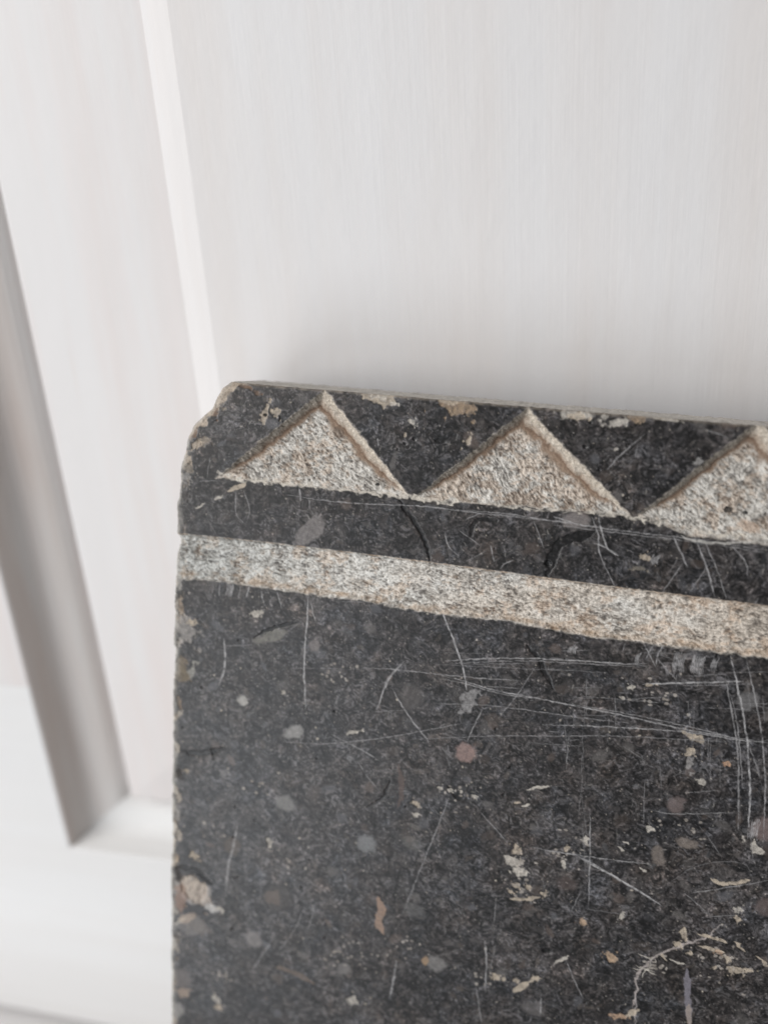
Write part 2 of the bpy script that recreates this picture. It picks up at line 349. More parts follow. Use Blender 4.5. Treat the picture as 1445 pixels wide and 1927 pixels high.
# scratches
scr = [([(421, 1202), (424, 1230), (422, 1260), (412, 1291)], 4, 190), ([(580, 1122), (577, 1180), (574, 1213), (572, 1263), (574, 1299), (575, 1335)], 3.2, 195),
    ([(585, 1134), (593, 1170)], 3, 170), ([(623, 1382), (681, 1412), (715, 1432)], 2.5, 165), ([(531, 1396), (614, 1400), (710, 1390), (777, 1379), (871, 1361)], 2, 160),
    ([(429, 1501), (404, 1515), (393, 1537)], 2, 150), ([(447, 1551), (440, 1587), (429, 1634), (425, 1678)], 6, 165), ([(672, 1432), (690, 1460), (715, 1490)], 2, 150),
    ([(829, 1145), (845, 1185), (857, 1216), (871, 1257), (878, 1299)], 3.4, 190), ([(760, 1244), (730, 1282), (709, 1335)], 2, 185), ([(754, 1248), (726, 1284), (712, 1332)], 2, 170),
    ([(738, 1296), (760, 1335), (791, 1376), (807, 1396)], 2.6, 175), ([(774, 1392), (901, 1386), (1029, 1385), (1180, 1386), (1400, 1398)], 1.8, 140), ([(907, 1335), (892, 1365), (878, 1396)], 2.4, 170),
    ([(1007, 1255), (973, 1307), (937, 1352)], 1.8, 150), ([(838, 1244), (915, 1239), (985, 1239), (1080, 1243), (1142, 1247), (1217, 1253)], 2.4, 180),
    ([(845, 1249), (925, 1245), (1000, 1244), (1150, 1252), (1217, 1256)], 1.6, 150), ([(813, 1249), (890, 1254), (1080, 1263)], 1.5, 135), ([(680, 1257), (746, 1260), (874, 1274), (979, 1281)], 2, 160),
    ([(829, 1271), (874, 1282), (929, 1299), (985, 1309), (1080, 1328), (1156, 1343), (1294, 1374), (1405, 1392), (1450, 1400)], 2.4, 180), ([(838, 1278), (880, 1288), (935, 1304), (1000, 1314)], 2, 160),
    ([(1080, 1326), (1200, 1347), (1330, 1376), (1425, 1402)], 1.8, 160), ([(816, 1324), (910, 1327), (1012, 1339), (1100, 1352), (1180, 1360)], 1.8, 150), ([(1020, 1364), (1100, 1366), (1183, 1370), (1294, 1378), (1405, 1395), (1450, 1392)], 2.2, 175),
    ([(845, 1501), (818, 1568), (787, 1645), (755, 1725)], 2.2, 160), ([(901, 1526), (943, 1573), (960, 1595)], 2, 150), ([(1208, 1288), (1294, 1285), (1398, 1282)], 3, 195),
    ([(1374, 1233), (1388, 1299), (1399, 1352), (1408, 1429), (1410, 1498), (1406, 1579)], 3.2, 190), ([(1403, 1238), (1419, 1310), (1433, 1388), (1439, 1485), (1435, 1581)], 2.2, 170),
    ([(1363, 1271), (1377, 1346), (1388, 1429), (1388, 1562)], 2.6, 160), ([(1374, 1307), (1388, 1374), (1397, 1485)], 2, 150), ([(1408, 1400), (1425, 1450), (1432, 1480)], 1.8, 150),
    ([(1211, 1210), (1233, 1255)], 2, 170), ([(1250, 1210), (1236, 1235), (1234, 1255)], 2.2, 175), ([(1236, 1240), (1268, 1276)], 2, 160), ([(1228, 1214), (1215, 1240)], 1.8, 160),
    ([(1110, 1532), (1109, 1620), (1107, 1710)], 2.4, 175), ([(1075, 1605), (1128, 1634), (1203, 1678), (1245, 1705)], 5, 165), ([(1100, 1622), (1160, 1652), (1235, 1698)], 2, 195), ([(1000, 1594), (1045, 1603), (1142, 1617), (1219, 1626)], 2.2, 170),
    ([(1261, 1660), (1300, 1634), (1350, 1622), (1400, 1626), (1412, 1650)], 2, 110), ([(1300, 1680), (1370, 1670), (1450, 1656)], 2, 160), ([(1217, 1523), (1272, 1532), (1377, 1529)], 1.8, 150),
    ([(746, 1807), (741, 1840), (734, 1876)], 4, 190), ([(592, 1701), (586, 1730), (576, 1754)], 2.2, 150), ([(573, 1705), (554, 1750), (523, 1792)], 2.2, 150), ([(510, 1773), (490, 1802), (474, 1828)], 3, 150),
    ([(912, 1770), (915, 1815), (912, 1862)], 3.2, 165), ([(896, 1856), (900, 1890), (906, 1925)], 3.2, 150), ([(933, 1690), (929, 1740)], 2, 140), ([(1064, 1807), (1080, 1845), (1097, 1880)], 2.2, 160), ([(1018, 1868), (1016, 1912)], 2.4, 165),
    ([(1286, 1680), (1310, 1700), (1335, 1722)], 1.8, 150), ([(1335, 1725), (1385, 1722)], 1.8, 150), ([(1100, 1710), (1190, 1724)], 1.6, 120),
    ([(444, 924), (445, 968), (463, 987)], 1.8, 150), ([(459, 924), (470, 960), (463, 987)], 1.8, 150), ([(541, 932), (620, 943), (700, 949), (799, 953), (912, 967), (1012, 977), (1080, 984)], 1.9, 165),
    ([(857, 959), (960, 968), (1045, 981), (1156, 997), (1266, 1010), (1350, 1021), (1450, 1037)], 1.9, 165), ([(1045, 988), (1156, 1002), (1266, 1015), (1340, 1026)], 1.6, 150), ([(1340, 1024), (1450, 1042)], 1.6, 150),
    ([(838, 1004), (843, 1027), (863, 1046)], 2, 160), ([(923, 1026), (929, 1057)], 2.6, 160), ([(1004, 980), (1023, 1032)], 1.8, 150), ([(876, 1057), (915, 1037)], 1.8, 130), ([(941, 1070), (950, 1060), (966, 1055)], 2, 150), ([(875, 978), (902, 966)], 2, 160),
    ([(1113, 973), (1125, 1008), (1128, 1042), (1156, 1103)], 2.2, 170), ([(1125, 975), (1142, 1031), (1164, 1046)], 3, 190), ([(1116, 1022), (1142, 1032), (1158, 1045)], 2, 180), ([(1266, 1011), (1280, 1039), (1294, 1067)], 3, 175),
    ([(1311, 1022), (1330, 1072), (1345, 1125)], 2.8, 175), ([(1327, 1022), (1352, 1083), (1366, 1128)], 2, 160), ([(1377, 1028), (1402, 1058), (1405, 1083)], 2.2, 160), ([(1286, 1058), (1247, 1112)], 1.8, 150), ([(1333, 1061), (1297, 1116)], 1.8, 150),
    ([(1040, 972), (1080, 985)], 3, 180), ([(1214, 815), (1167, 856), (1142, 884)], 2.4, 150), ([(1200, 834), (1193, 862)], 2, 130), ([(1322, 806), (1374, 826)], 2, 140),
    ([(453, 1103), (449, 1128)], 2.2, 175), ([(469, 1103), (463, 1125)], 2.6, 185), ([(491, 1112), (494, 1126), (497, 1134)], 3, 180), ([(414, 1098), (412, 1122)], 2, 150), ([(521, 1112), (530, 1145)], 2.6, 165), ([(402, 1098), (400, 1116)], 2, 140),
    ([(711, 825), (712, 840)], 3, 170), ([(395, 860), (390, 900)], 2, 130), ([(375, 905), (410, 905)], 1.5, 140), ([(563, 920), (566, 942)], 3, 165), ([(582, 940), (582, 958)], 2, 150),
    ([(585, 960), (597, 975), (606, 962)], 1.6, 140), ([(640, 1132), (690, 1133)], 1.5, 140), ([(420, 1216), (475, 1214)], 1.6, 140), ([(545, 1258), (640, 1258)], 1.4, 140), ([(700, 1340), (760, 1336)], 1.5, 140)]
for k in range(7): scr.append(([(428+k*1.9, 1098), (427+k*1.9, 1110), (425+k*1.9, 1122+rng.uniform(-4, 4))], 1.6, 170+rng.uniform(-15, 20)))
for x0, n, y0, y1 in ((1266, 8, 1228, 1264), (1300, 9, 1234, 1268), (1195, 3, 1228, 1250), (1068, 6, 1214, 1229), (1338, 4, 1240, 1262), (1410, 6, 1545, 1580), (1225, 5, 1045, 1062)):
    for k in range(n):
        a = rng.uniform(-3, 3); scr.append(([(x0+k*2.8+6, y0+a), (x0+k*2.8, (y0+y1)/2), (x0+k*2.8-1, y1+a)], 1.7, rng.uniform(150, 200)))
for k in range(34):
    x, y = rng.uniform(820, 1440), rng.uniform(1215, 1400); l = rng.uniform(20, 130); sl = rng.normal(.04, .06)
    scr.append(([(x, y), (x+l, y+l*sl)], 1.3, rng.uniform(115, 150)))
for k in range(26):
    x, y = rng.uniform(1060, 1440), rng.uniform(1230, 1560); l = rng.uniform(20, 90)
    scr.append(([(x, y), (x+l*rng.normal(.0, .06), y+l)], 1.3, rng.uniform(110, 150)))
for k in range(60):
    x, y = rng.uniform(340, 1440), rng.uniform(960, 1920); l = rng.uniform(12, 70); th = rng.uniform(0, 6.28)
    scr.append(([(x, y), (x+l*math.cos(th), y+l*math.sin(th))], 1.3, rng.uniform(100, 150)))
def draw_scratches():
    for P, wd, g in scr: line_mm(curve(P), max(wd*PX*.9, .13), lin(g+4, g+2, g+3), .82, h=-.05, rg=.7, brk=.6, jit=.14)
# beige veins and chips
BE, WB, TAN = lin(196, 182, 164), lin(205, 198, 188), lin(168, 146, 122)
veins = [([(1335, 1652), (1350, 1662), (1377, 1662), (1411, 1655)], 8, BE), ([(1356, 1742), (1322, 1766), (1277, 1781), (1245, 1795), (1212, 1819), (1196, 1839), (1198, 1864), (1188, 1900)], 4.2, lin(178, 168, 164)),
    ([(1198, 1850), (1195, 1880), (1196, 1930)], 3.5, lin(172, 164, 162)), ([(1311, 1758), (1338, 1764), (1368, 1775)], 7, BE), ([(1311, 1781), (1335, 1785), (1360, 1793)], 7, BE), ([(1380, 1770), (1402, 1791)], 5, BE),
    ([(1422, 1800), (1448, 1822)], 4, BE), ([(966, 1868), (980, 1858), (995, 1848)], 11, BE), ([(995, 1848), (1012, 1838)], 5, BE), ([(961, 1690), (990, 1693), (1014, 1689)], 7, BE), ([(1042, 1815), (1056, 1806), (1070, 1800)], 7, WB),
    ([(1245, 1795), (1254, 1808)], 5, BE), ([(1195, 1816), (1235, 1836)], 2.5, WB), ([(1190, 1822), (1230, 1828)], 2.5, WB), ([(1205, 1838), (1226, 1812)], 2.5, WB), ([(1260, 1806), (1288, 1816)], 3.5, WB), ([(1200, 1795), (1232, 1808)], 2.5, WB),
    ([(988, 1485), (1000, 1484), (1034, 1479)], 4.5, WB), ([(968, 1510), (980, 1508)], 4, BE), ([(982, 1516), (998, 1514)], 5, WB), ([(1160, 1594), (1172, 1602)], 4.5, WB), ([(1172, 1583), (1184, 1590)], 3.5, WB), ([(1204, 1632), (1214, 1640)], 4.5, WB),
    ([(388, 947), (368, 958)], 3, WB), ([(420, 932), (405, 941)], 4, WB), ([(464, 906), (450, 915), (430, 926)], 7, BE), ([(398, 1709), (417, 1712), (420, 1722)], 6, WB), ([(330, 1740), (350, 1725)], 6, WB)]
for P, wd, c in veins: line_mm(curve(P), wd*PX, c, .92, h=-.05, rg=.75, brk=.4, jit=.45, taper=True)
chips = [(883, 1318, 12, 22, 10, lin(150, 148, 148)), (829, 1484, 4, 4, 0, WB), (846, 1486, 4, 3, 0, WB), (868, 1490, 4, 4, 0, WB), (893, 1498, 5, 4, 0, WB), (782, 1533, 5, 6, 0, WB), (782, 1512, 10, 5, 30, BE),
    (971, 1600, 8, 8, 0, BE), (966, 1622, 14, 12, 20, WB), (975, 1640, 12, 10, 0, WB), (1305, 1388, 17, 8, 15, BE), (1300, 1415, 8, 7, 0, BE), (1295, 1437, 6, 15, 5, lin(160, 156, 154)), (1319, 1472, 8, 7, 0, WB), (1225, 1560, 10, 5, 10, WB),
    (1367, 1437, 6, 5, 0, lin(200, 160, 130)), (1424, 1598, 16, 6, 30, WB), (409, 1882, 14, 7, 40, WB), (412, 1895, 8, 8, 0, BE), (664, 1883, 9, 8, 0, WB), (1386, 1712, 7, 5, -40, WB), (1388, 1730, 6, 5, 0, BE), (1285, 1756, 9, 6, 60, BE),
    (1151, 1803, 12, 9, 30, lin(200, 172, 145)), (1095, 1736, 7, 7, 0, lin(200, 172, 145)), (1168, 1724, 4, 8, 10, WB), (933, 1839, 8, 6, 0, BE), (947, 1843, 5, 5, 0, BE), (1010, 1841, 5, 5, 0, BE), (972, 1846, 5, 5, 0, BE), (970, 1667, 9, 6, 0, BE),
    (994, 1670, 7, 5, 0, BE), (1022, 1683, 6, 5, 0, BE), (960, 1678, 6, 4, 0, BE), (1382, 1825, 13, 6, 5, BE), (1408, 1826, 9, 3, 0, BE), (1343, 1822, 5, 4, 0, BE), (1368, 1804, 8, 5, 30, BE), (1298, 1794, 5, 5, 0, BE), (1275, 1778, 8, 7, 0, BE),
    (1353, 1793, 8, 5, 0, lin(200, 170, 145)), (1160, 1912, 15, 5, -10, lin(190, 160, 135)), (1186, 1906, 10, 6, -50, BE), (488, 1153, 11, 6, -25, WB), (1214, 1050, 12, 5, 10, BE), (1200, 1070, 10, 4, 0, lin(125, 118, 108)), (716, 749, 22, 12, 5, BE), (712, 745, 12, 6, 0, WB),
    (857, 764, 32, 12, 5, TAN), (845, 757, 22, 4, 3, BE), (882, 830, 5, 12, 15, BE), (774, 794, 7, 4, 10, WB), (762, 818, 3, 5, 20, BE), (1089, 780, 28, 7, 3, WB), (1085, 784, 16, 5, 3, BE), (1162, 795, 18, 7, -15, WB), (1197, 786, 13, 6, 0, TAN), (1250, 789, 22, 2.5, 4, WB),
    (1158, 845, 4, 3, 0, WB), (1315, 869, 7, 6, 0, lin(150, 148, 146)), (499, 777, 5, 16, 15, BE), (521, 775, 9, 7, 0, BE), (740, 760, 9, 4, 0, WB), (540, 845, 5, 5, 0, BE), (350, 1186, 26, 22, 30, lin(165, 160, 156)), (362, 1172, 9, 6, 0, BE),
    (341, 1262, 14, 30, 5, lin(136, 124, 106)), (362, 1262, 6, 20, 10, lin(160, 158, 152)), (366, 1610, 9, 8, 0, BE), (327, 1620, 6, 18, 0, BE), (1294, 1345, 3, 3, 0, WB), (507, 1588, 5, 9, -15, WB), (665, 1378, 12, 3, -20, WB), (533, 1302, 5, 4, 0, WB), (656, 1426, 6, 6, 40, lin(150, 150, 152)),
    (1392, 985, 9, 5, 0, BE), (352, 1450, 5, 4, 0, BE), (1220, 1290, 9, 3, -20, BE), (1187, 1294, 6, 4, 0, WB), (1170, 1313, 5, 3, 0, WB), (1100, 1582, 5, 8, -10, WB), (1060, 1626, 5, 9, -10, WB), (1065, 1598, 5, 6, 0, BE)]
for c in chips: ell(*c, .9, .3, .95, h=-.14, rg=.8, mott=.6)
for x, y in ((1225, 1180), (700, 1180)): pass
ell(366, 1676, 36, 28, 25, lin(196, 182, 168), .8, .3, .7, h=-.5, rg=.85, mott=.5); ell(380, 1690, 22, 16, 60, lin(176, 164, 154), .8, .4, .8, h=-.3, mott=.5)
ell(340, 1690, 14, 26, 0, lin(150, 122, 106), .7, .4, .6); ell(398, 1708, 13, 8, 20, lin(200, 196, 192), .85, .3, .9, mott=.5)
ell(352, 1728, 26, 8, -35, lin(178, 158, 140), .7, .4, .8, mott=.5); ell(375, 1745, 20, 20, 0, lin(112, 104, 98), .6, .5, .6)
ell(345, 1868, 14, 12, 0, lin(160, 140, 122), .7, .4, .8); ell(334, 1905, 12, 20, 0, lin(150, 146, 142), .7, .4, .8)
# clusters of tiny pale crystals
for cx_, cy_, n, r in ((985, 1675, 14, 28), (640, 1800, 24, 45), (760, 1780, 14, 30), (975, 1625, 18, 20), (1350, 1800, 26, 50), (1230, 1815, 20, 22), (420, 1840, 12, 20), (860, 1500, 12, 30), (1240, 1300, 14, 40), (1080, 1600, 14, 40), (900, 1830, 10, 30), (400, 1560, 6, 30), (640, 1270, 14, 30), (490, 1480, 8, 30), (1290, 1560, 10, 40), (560, 1620, 10, 40)):
    for _ in range(n): ell(cx_+rng.normal(0, r*.6), cy_+rng.normal(0, r*.45), rng.uniform(1.5, 4), rng.uniform(1.5, 3.4), 0, lin(*(np.array((190, 182, 174))-rng.uniform(0, 45))), .8, .4, .2, rg=.6)
draw_scratches()
for x, y, r in ((710, 912, 5), (1373, 961, 7), (1405, 967, 4), (779, 826, 4), (499, 781, 4), (1030, 1060, 6), (1028, 1790, 9), (762, 835, 3), (1100, 841, 4)): ell(x, y, r, r*.8, 0, lin(12, 12, 13), 1, .4, .2, h=-.3)
for _ in range(60): r = rng.uniform(1.5, 3); ell(rng.uniform(340, 1440), rng.uniform(740, 1900), r, r, 0, lin(22, 21, 22), .9, .4, .2, h=-.15)

# ------------------------------------------------------------------ carving
def rot(x, y, deg): c, s = math.cos(math.radians(deg)), math.sin(math.radians(deg)); return x*c+y*s, -x*s+y*c
def chisel(x, y, ang, seed):
    """short fibrous strokes left by the tool"""
    u, v_ = rot(x, y, ang); wob = .5*fbm(x/1.6, y/1.6, seed+3, 2)
    a = fbm(u/1.0, (v_+wob)/.25, seed, 4, .78)
    return np.clip(a*1.9, -1, 1)
def edge_d(P, Q, smooth=None):
    (s0, t0), (s1, t1) = [tuple(map(float, slab_mm(float(a), float(b)))) for a, b in (P, Q)]
    L_ = math.hypot(s1-s0, t1-t0); return lambda S, T: ((s1-s0)*(T-t0)-(t1-t0)*(S-s0))/L_
DEP = 1.55
def mixc(a, b, w_): return a*(1-w_[..., None]) + b*w_[..., None]
def floorcol(X, Y, ang, seed, tanbias):
    c1 = chisel(X, Y, ang, seed); c2 = fbm(X/.38, Y/.38, seed+11, 3, .75); t1 = fbm(X/3.2, Y/3.2, seed+17, 3)
    c3 = fbm(X/.9, Y/.7, seed+51, 3, .7)
    pt = fbm(X/3.5, Y/2.2, seed+61, 3)
    l = np.clip(.57+.40*c1+.36*c2+.24*c3+.28*pt, 0, 1)
    col = mixc(np.array(lin(112, 108, 104), np.float32)[None, None], np.array(lin(182, 178, 172), np.float32)[None, None], sst(.10, .50, l))
    col = mixc(col, np.array(lin(236, 234, 229), np.float32)[None, None], sst(.44, .86, l))
    tb = sst(.0, .5, 1.1*t1+tanbias+.75*fbm(X/.8, Y/.5, seed+23, 3))
    tl = mixc(np.array(lin(128, 110, 95), np.float32)[None, None], np.array(lin(222, 206, 190), np.float32)[None, None], sst(.2, .85, l))
    col = mixc(col, tl, tb*.7)
    # small dark patches of stone skin left between the strokes
    dk = sst(.30, .50, fbm(X/1.3, Y/.8, seed+31, 4, .65))
    col = mixc(col, np.array(lin(84, 80, 78), np.float32)[None, None], dk*.75)
    hh = .20*c1 + .15*c2 + .10*c3
    return col, hh
tri = [((420, 889), (605, 738), (614, 738), (772, 934), (415, 899), (765, 934), 0), ((795, 925), (988, 772), (998, 773), (1185, 970), (800, 940), (1183, 969), 1),
       ((1199, 970), (1418, 800), (1432, 800), (1640, 1020), (1190, 972), (1640, 1022), 2), ((1650, 1015), (1900, 842), (1910, 842), (2090, 1062), (1640, 1030), (2090, 1072), 3)]
def carve_triangle(tp, reg):
    Lb, La, Ra, Rb, B0, B1, k = tp
    px = np.array([Lb, La, Rb, B0, B1], float); s, t = slab_mm(px[:, 0], px[:, 1])
    W = win(s.min()-2, s.max()+2, t.min()-2, t.max()+3)
    if W is None: return
    X, Y = GS[W], GT[W]
    n1 = .5*fbm(X/1.5, Y/1.5, 200+k, 5, .65)
    dL = edge_d(Lb, La)(X, Y)*1 + n1; dR = edge_d(Ra, Rb)(X, Y) + n1
    dB = -edge_d(B0, B1)(X, Y) + .45*fbm(X/1.3, Y/.9, 230+k, 4, .6)
    if k == 2:   # broken lower lip below the third triangle
        q = sst(float(slab_mm(1215., 980.)[0]), float(slab_mm(1300., 1000.)[0]), X); dB = dB + q*2.4
    wv = 1+.35*fbm(X/2.2, Y/2.2, 205+k, 3); wl = 1.4*wv; wr = 2.6*wv
    hw = np.minimum(dL*DEP/wl, dR*DEP/wr); hf = DEP*(1-np.exp(-np.clip(dB, 0, 99)/3.8))*1.02
    dep = np.minimum(hw, hf); ins = sst(-.05, .22, np.minimum(np.minimum(dL, dR), dB))
    col, hh = floorcol(X, Y, 28 if k != 1 else 48, 300+k*60, (.18, .22, .12, .1)[k]); col = col*np.array((.89, .872, .855))
    # brown dirt gathered in the crease
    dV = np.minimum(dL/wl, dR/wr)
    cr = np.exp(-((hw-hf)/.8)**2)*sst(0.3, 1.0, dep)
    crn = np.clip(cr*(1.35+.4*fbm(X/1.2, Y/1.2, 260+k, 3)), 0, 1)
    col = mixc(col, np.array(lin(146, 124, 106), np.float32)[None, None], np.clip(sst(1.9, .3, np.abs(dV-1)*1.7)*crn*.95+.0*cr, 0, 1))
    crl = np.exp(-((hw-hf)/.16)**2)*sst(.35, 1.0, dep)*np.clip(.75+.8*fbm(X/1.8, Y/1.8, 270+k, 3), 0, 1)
    # gritty wall; light put into the colour: lit right side paler, shaded left darker
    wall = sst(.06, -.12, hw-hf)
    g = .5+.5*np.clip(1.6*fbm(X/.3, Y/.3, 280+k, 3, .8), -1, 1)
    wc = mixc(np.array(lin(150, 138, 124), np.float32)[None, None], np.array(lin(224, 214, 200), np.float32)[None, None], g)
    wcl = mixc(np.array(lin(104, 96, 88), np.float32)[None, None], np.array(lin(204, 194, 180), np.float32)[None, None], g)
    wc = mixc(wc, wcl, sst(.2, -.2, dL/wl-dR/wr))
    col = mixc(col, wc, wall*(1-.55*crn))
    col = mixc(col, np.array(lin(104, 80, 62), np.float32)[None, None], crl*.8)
    hh = hh*(1-.6*crn)
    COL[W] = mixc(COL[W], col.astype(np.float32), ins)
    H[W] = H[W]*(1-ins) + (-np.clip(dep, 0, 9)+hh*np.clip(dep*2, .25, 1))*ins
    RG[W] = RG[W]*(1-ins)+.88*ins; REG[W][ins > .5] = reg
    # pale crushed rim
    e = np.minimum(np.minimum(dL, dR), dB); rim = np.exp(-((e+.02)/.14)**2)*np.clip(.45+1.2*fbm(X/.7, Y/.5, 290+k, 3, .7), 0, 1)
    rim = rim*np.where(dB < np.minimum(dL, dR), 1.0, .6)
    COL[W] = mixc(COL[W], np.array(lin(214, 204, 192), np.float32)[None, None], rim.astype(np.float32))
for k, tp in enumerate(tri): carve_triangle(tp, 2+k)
line_mm(curve([(1280, 1008), (1302, 1018), (1363, 1022), (1432, 1017)]), .45, lin(200, 196, 190), .85, brk=.4, jit=.3)
for P, wd in (([(408, 890), (440, 900), (480, 905), (560, 912), (640, 922), (720, 932)], 6), ([(735, 932), (775, 936), (815, 943), (860, 946)], 8), ([(940, 952), (1040, 960), (1100, 964), (1183, 971), (1215, 978)], 5), ([(1183, 972), (1240, 984), (1330, 1004), (1440, 1010)], 7)):
    line_mm(curve(P), wd*PX, lin(214, 206, 194), .9, brk=.95, jit=.7, taper=False)
ell(1412, 992, 22, 10, 10, lin(190, 165, 145), .75, .4, .5)
ell(634, 815, 12, 10, 30, lin(96, 80, 68), .75, .5, .3)
for x, y, r in ((710, 912, 4), (1373, 961, 7), (1405, 967, 4)): ell(x, y, r, r*.8, 0, lin(14, 14, 15), 1, .3, .2, h=-.3)
# band
bt = np.array([(250, 993), (350, 1004), (466, 1015), (700, 1043), (857, 1063), (1080, 1093), (1156, 1103), (1445, 1139), (2150, 1228)], float)
bb = np.array([(250, 1082), (330, 1089), (411, 1092), (521, 1109), (690, 1132), (802, 1153), (957, 1169), (1080, 1194), (1211, 1209), (1399, 1233), (1445, 1237), (2150, 1336)], float)
ts, tt = slab_mm(bt[:, 0], bt[:, 1]); bs, bbt = slab_mm(bb[:, 0], bb[:, 1])
W = (slice(int((tt.min()-3-T0m)/RES), int((bbt.max()+4-T0m)/RES)), slice(0, NS))
X, Y = GS[W], GT[W]
dT = Y-np.interp(X, ts, tt)+.16*fbm(X/.9, Y/.5, 400, 4, .65); dB = np.interp(X, bs, bbt)-Y+.50*fbm(X/1.5, Y/.8, 410, 4, .6)
e = np.minimum(dT, dB); ins = sst(-.04, .2, e)
xb = (X-float(slab_mm(340., 1050.)[0]))/(S_VIS-S0)
col, hh = floorcol(X, Y, 6, 500, 0)
tan2 = sst(.15, .95, xb+.35*fbm(X/7, Y/4, 430, 3))
col = col*(1-tan2[..., None]*np.array((.08, .16, .23)))
# greyer and darker towards the left end
gl = sst(.30, .0, xb)[..., None]*np.array((.22, .20, .19)); col = col*(1-gl)
ol = np.exp(-((dT-.22)/.16)**2)*np.clip(.6+fbm(X/1.5, Y*0, 440, 3), 0, 1)*.7
col = mixc(col, np.array(lin(190, 162, 136), np.float32)[None, None], ol)
ol = np.exp(-((dB-.7)/.7)**2)*np.clip(.35+1.1*fbm(X/2.5, Y/1., 445, 3), 0, 1)*.75
col = mixc(col, np.array(lin(186, 162, 138), np.float32)[None, None], ol)
COL[W] = mixc(COL[W], col.astype(np.float32), ins)
dep = .75*sst(0, .9, e)
H[W] = H[W]*(1-ins)+(-dep+hh*.8)*ins; RG[W] = RG[W]*(1-ins)+.88*ins; REG[W][ins > .5] = 1
rim = np.exp(-((dB+.02)/.16)**2)*np.clip(.5+1.2*fbm(X/.8, Y/.5, 450, 3, .7), 0, 1)*.8
COL[W] = mixc(COL[W], np.array(lin(210, 202, 192), np.float32)[None, None], rim.astype(np.float32))

# ------------------------------------------------------------------ worn outline of the slab
ol = np.array([(430, 716), (418, 728), (404, 748), (396, 770), (380, 784), (362, 800), (353, 822), (349, 850), (341, 872), (338, 886), (340, 905), (337, 935), (333, 950), (334, 985), (333, 1005), (337, 1022), (331, 1042),
    (329, 1065), (330, 1100), (328, 1150), (326, 1205), (326, 1212), (331, 1221), (329, 1240), (326, 1290), (325, 1400), (324, 1500), (323, 1600), (321, 1640), (322, 1700), (323, 1760), (321, 1800), (323, 1850), (322, 1927), (318, 2300)], float)
os_, ot = slab_mm(ol[:, 0], ol[:, 1])
def left_s(t):
    t = np.asarray(t, float)
    fine = .16*fbm(t/1.2, t*0, 610, 4, .6)+.05*fbm(t/.35, t*0, 615, 2)
    return np.interp(t, ot, os_) + fine
dEL = GS - left_s(gt)[:, None].astype(np.float32)
dET = GT - top_t(gs)[None, :].astype(np.float32) - (.12*fbm(gs/1.3, gs*0, 620, 4, .6)).astype(np.float32)[None, :]
# rounded, chipped arrises
cornr = np.exp(-((GT-top_t(GS))/11.)**2)*np.exp(-(np.clip(dEL, 0, None)/9.)**2)
wl = .55 + .9*np.clip(fbm(GT/4.5, GT*0, 630, 3)+.1, 0, 1) + 1.6*cornr*np.clip(.6+fbm(GT/2.2, GS/2.2, 635, 3), 0, 2)
q = np.clip(1-dEL/wl, 0, 1); H -= q*q*.55*wl
wt = .30 + .35*np.clip(fbm(GS/5, GS*0, 640, 3), 0, 1) + 1.2*cornr
q2 = np.clip(1-dET/wt, 0, 1); H -= q2*q2*.45*wt
chipm = sst(.0, .35, fbm(GS/1.6, GT/2.4, 650, 4, .6)+.45*q+.8*cornr*sst(3.2, .5, np.minimum(dEL, dET+1.2))-.30)*sst(2.6, .9, np.minimum(dEL, dET+1.3)/(1+.8*cornr))*sst(6, 3, dEL)
cc = mixc(np.array(lin(120, 108, 96), np.float32)[None, None], np.array(lin(206, 192, 176), np.float32)[None, None], .5+.5*np.clip(1.7*fbm(GS/.5, GT/.5, 660, 3, .7), -1, 1))
COL = mixc(COL, cc.astype(np.float32), (chipm*.85).astype(np.float32)); H -= chipm*.18; RG = RG*(1-chipm)+.85*chipm
ed = np.exp(-(dEL/1.0)**2)*.8*np.clip(.8+fbm(GS/.8, GT/1.6, 670, 3), 0, 1.4)
COL = mixc(COL, np.array(lin(172, 168, 162), np.float32)[None, None], np.clip(ed, 0, 1).astype(np.float32))
ed = np.exp(-(np.clip(dET, 0, None)/.35)**2)*.75*np.clip(.75+fbm(GS/1.5, GT/.8, 680, 3), 0, 1.3)
COL = mixc(COL, np.array(lin(150, 140, 128), np.float32)[None, None], np.clip(ed, 0, 1).astype(np.float32))
H += .012*fin + .02*mid

# ------------------------------------------------------------------ mesh of the slab
STEP = .145
tv = np.concatenate([np.arange(0, T_VIS-T_TOP+8, STEP), np.arange(T_VIS-T_TOP+8.5, T_BOT-T_TOP, .6), [T_BOT-T_TOP]])
sv_n = int((S_VIS-float(os_[-3]))/STEP)
uu = np.concatenate([np.arange(sv_n)*STEP, sv_n*STEP+np.arange(.6, S_RIGHT-S_VIS-.6, .6)])
smin = float(os_[-3])
# columns: parallel below, squeezed next to the left outline; rows: shifted by the sloping top edge
TT = tv[:, None]*np.ones(len(uu))[None]
SS0 = smin+uu[None, :]*np.ones(len(tv))[:, None]
topoff = top_t(SS0)-T_TOP+(.12*fbm(SS0[0]/1.3, SS0[0]*0, 620, 4, .6))[None, :]
TT = T_TOP+TT+topoff*np.clip(1-TT/30, 0, 1)
LS = left_s(TT[:, :1]+0)
fall = np.clip(1-uu/25, 0, 1)[None, :]
SS = SS0+(LS-smin)*fall
def samp(A, s, t):
    x = np.clip((s-S0)/RES, 0, NS-1.001); y = np.clip((t-T0m)/RES, 0, NT-1.001); xi = x.astype(int); yi = y.astype(int); fx = x-xi; fy = y-yi
    if A.ndim == 3: fx = fx[..., None]; fy = fy[..., None]
    return (A[yi, xi]*(1-fx)+A[yi, xi+1]*fx)*(1-fy)+(A[yi+1, xi]*(1-fx)+A[yi+1, xi+1]*fx)*fy
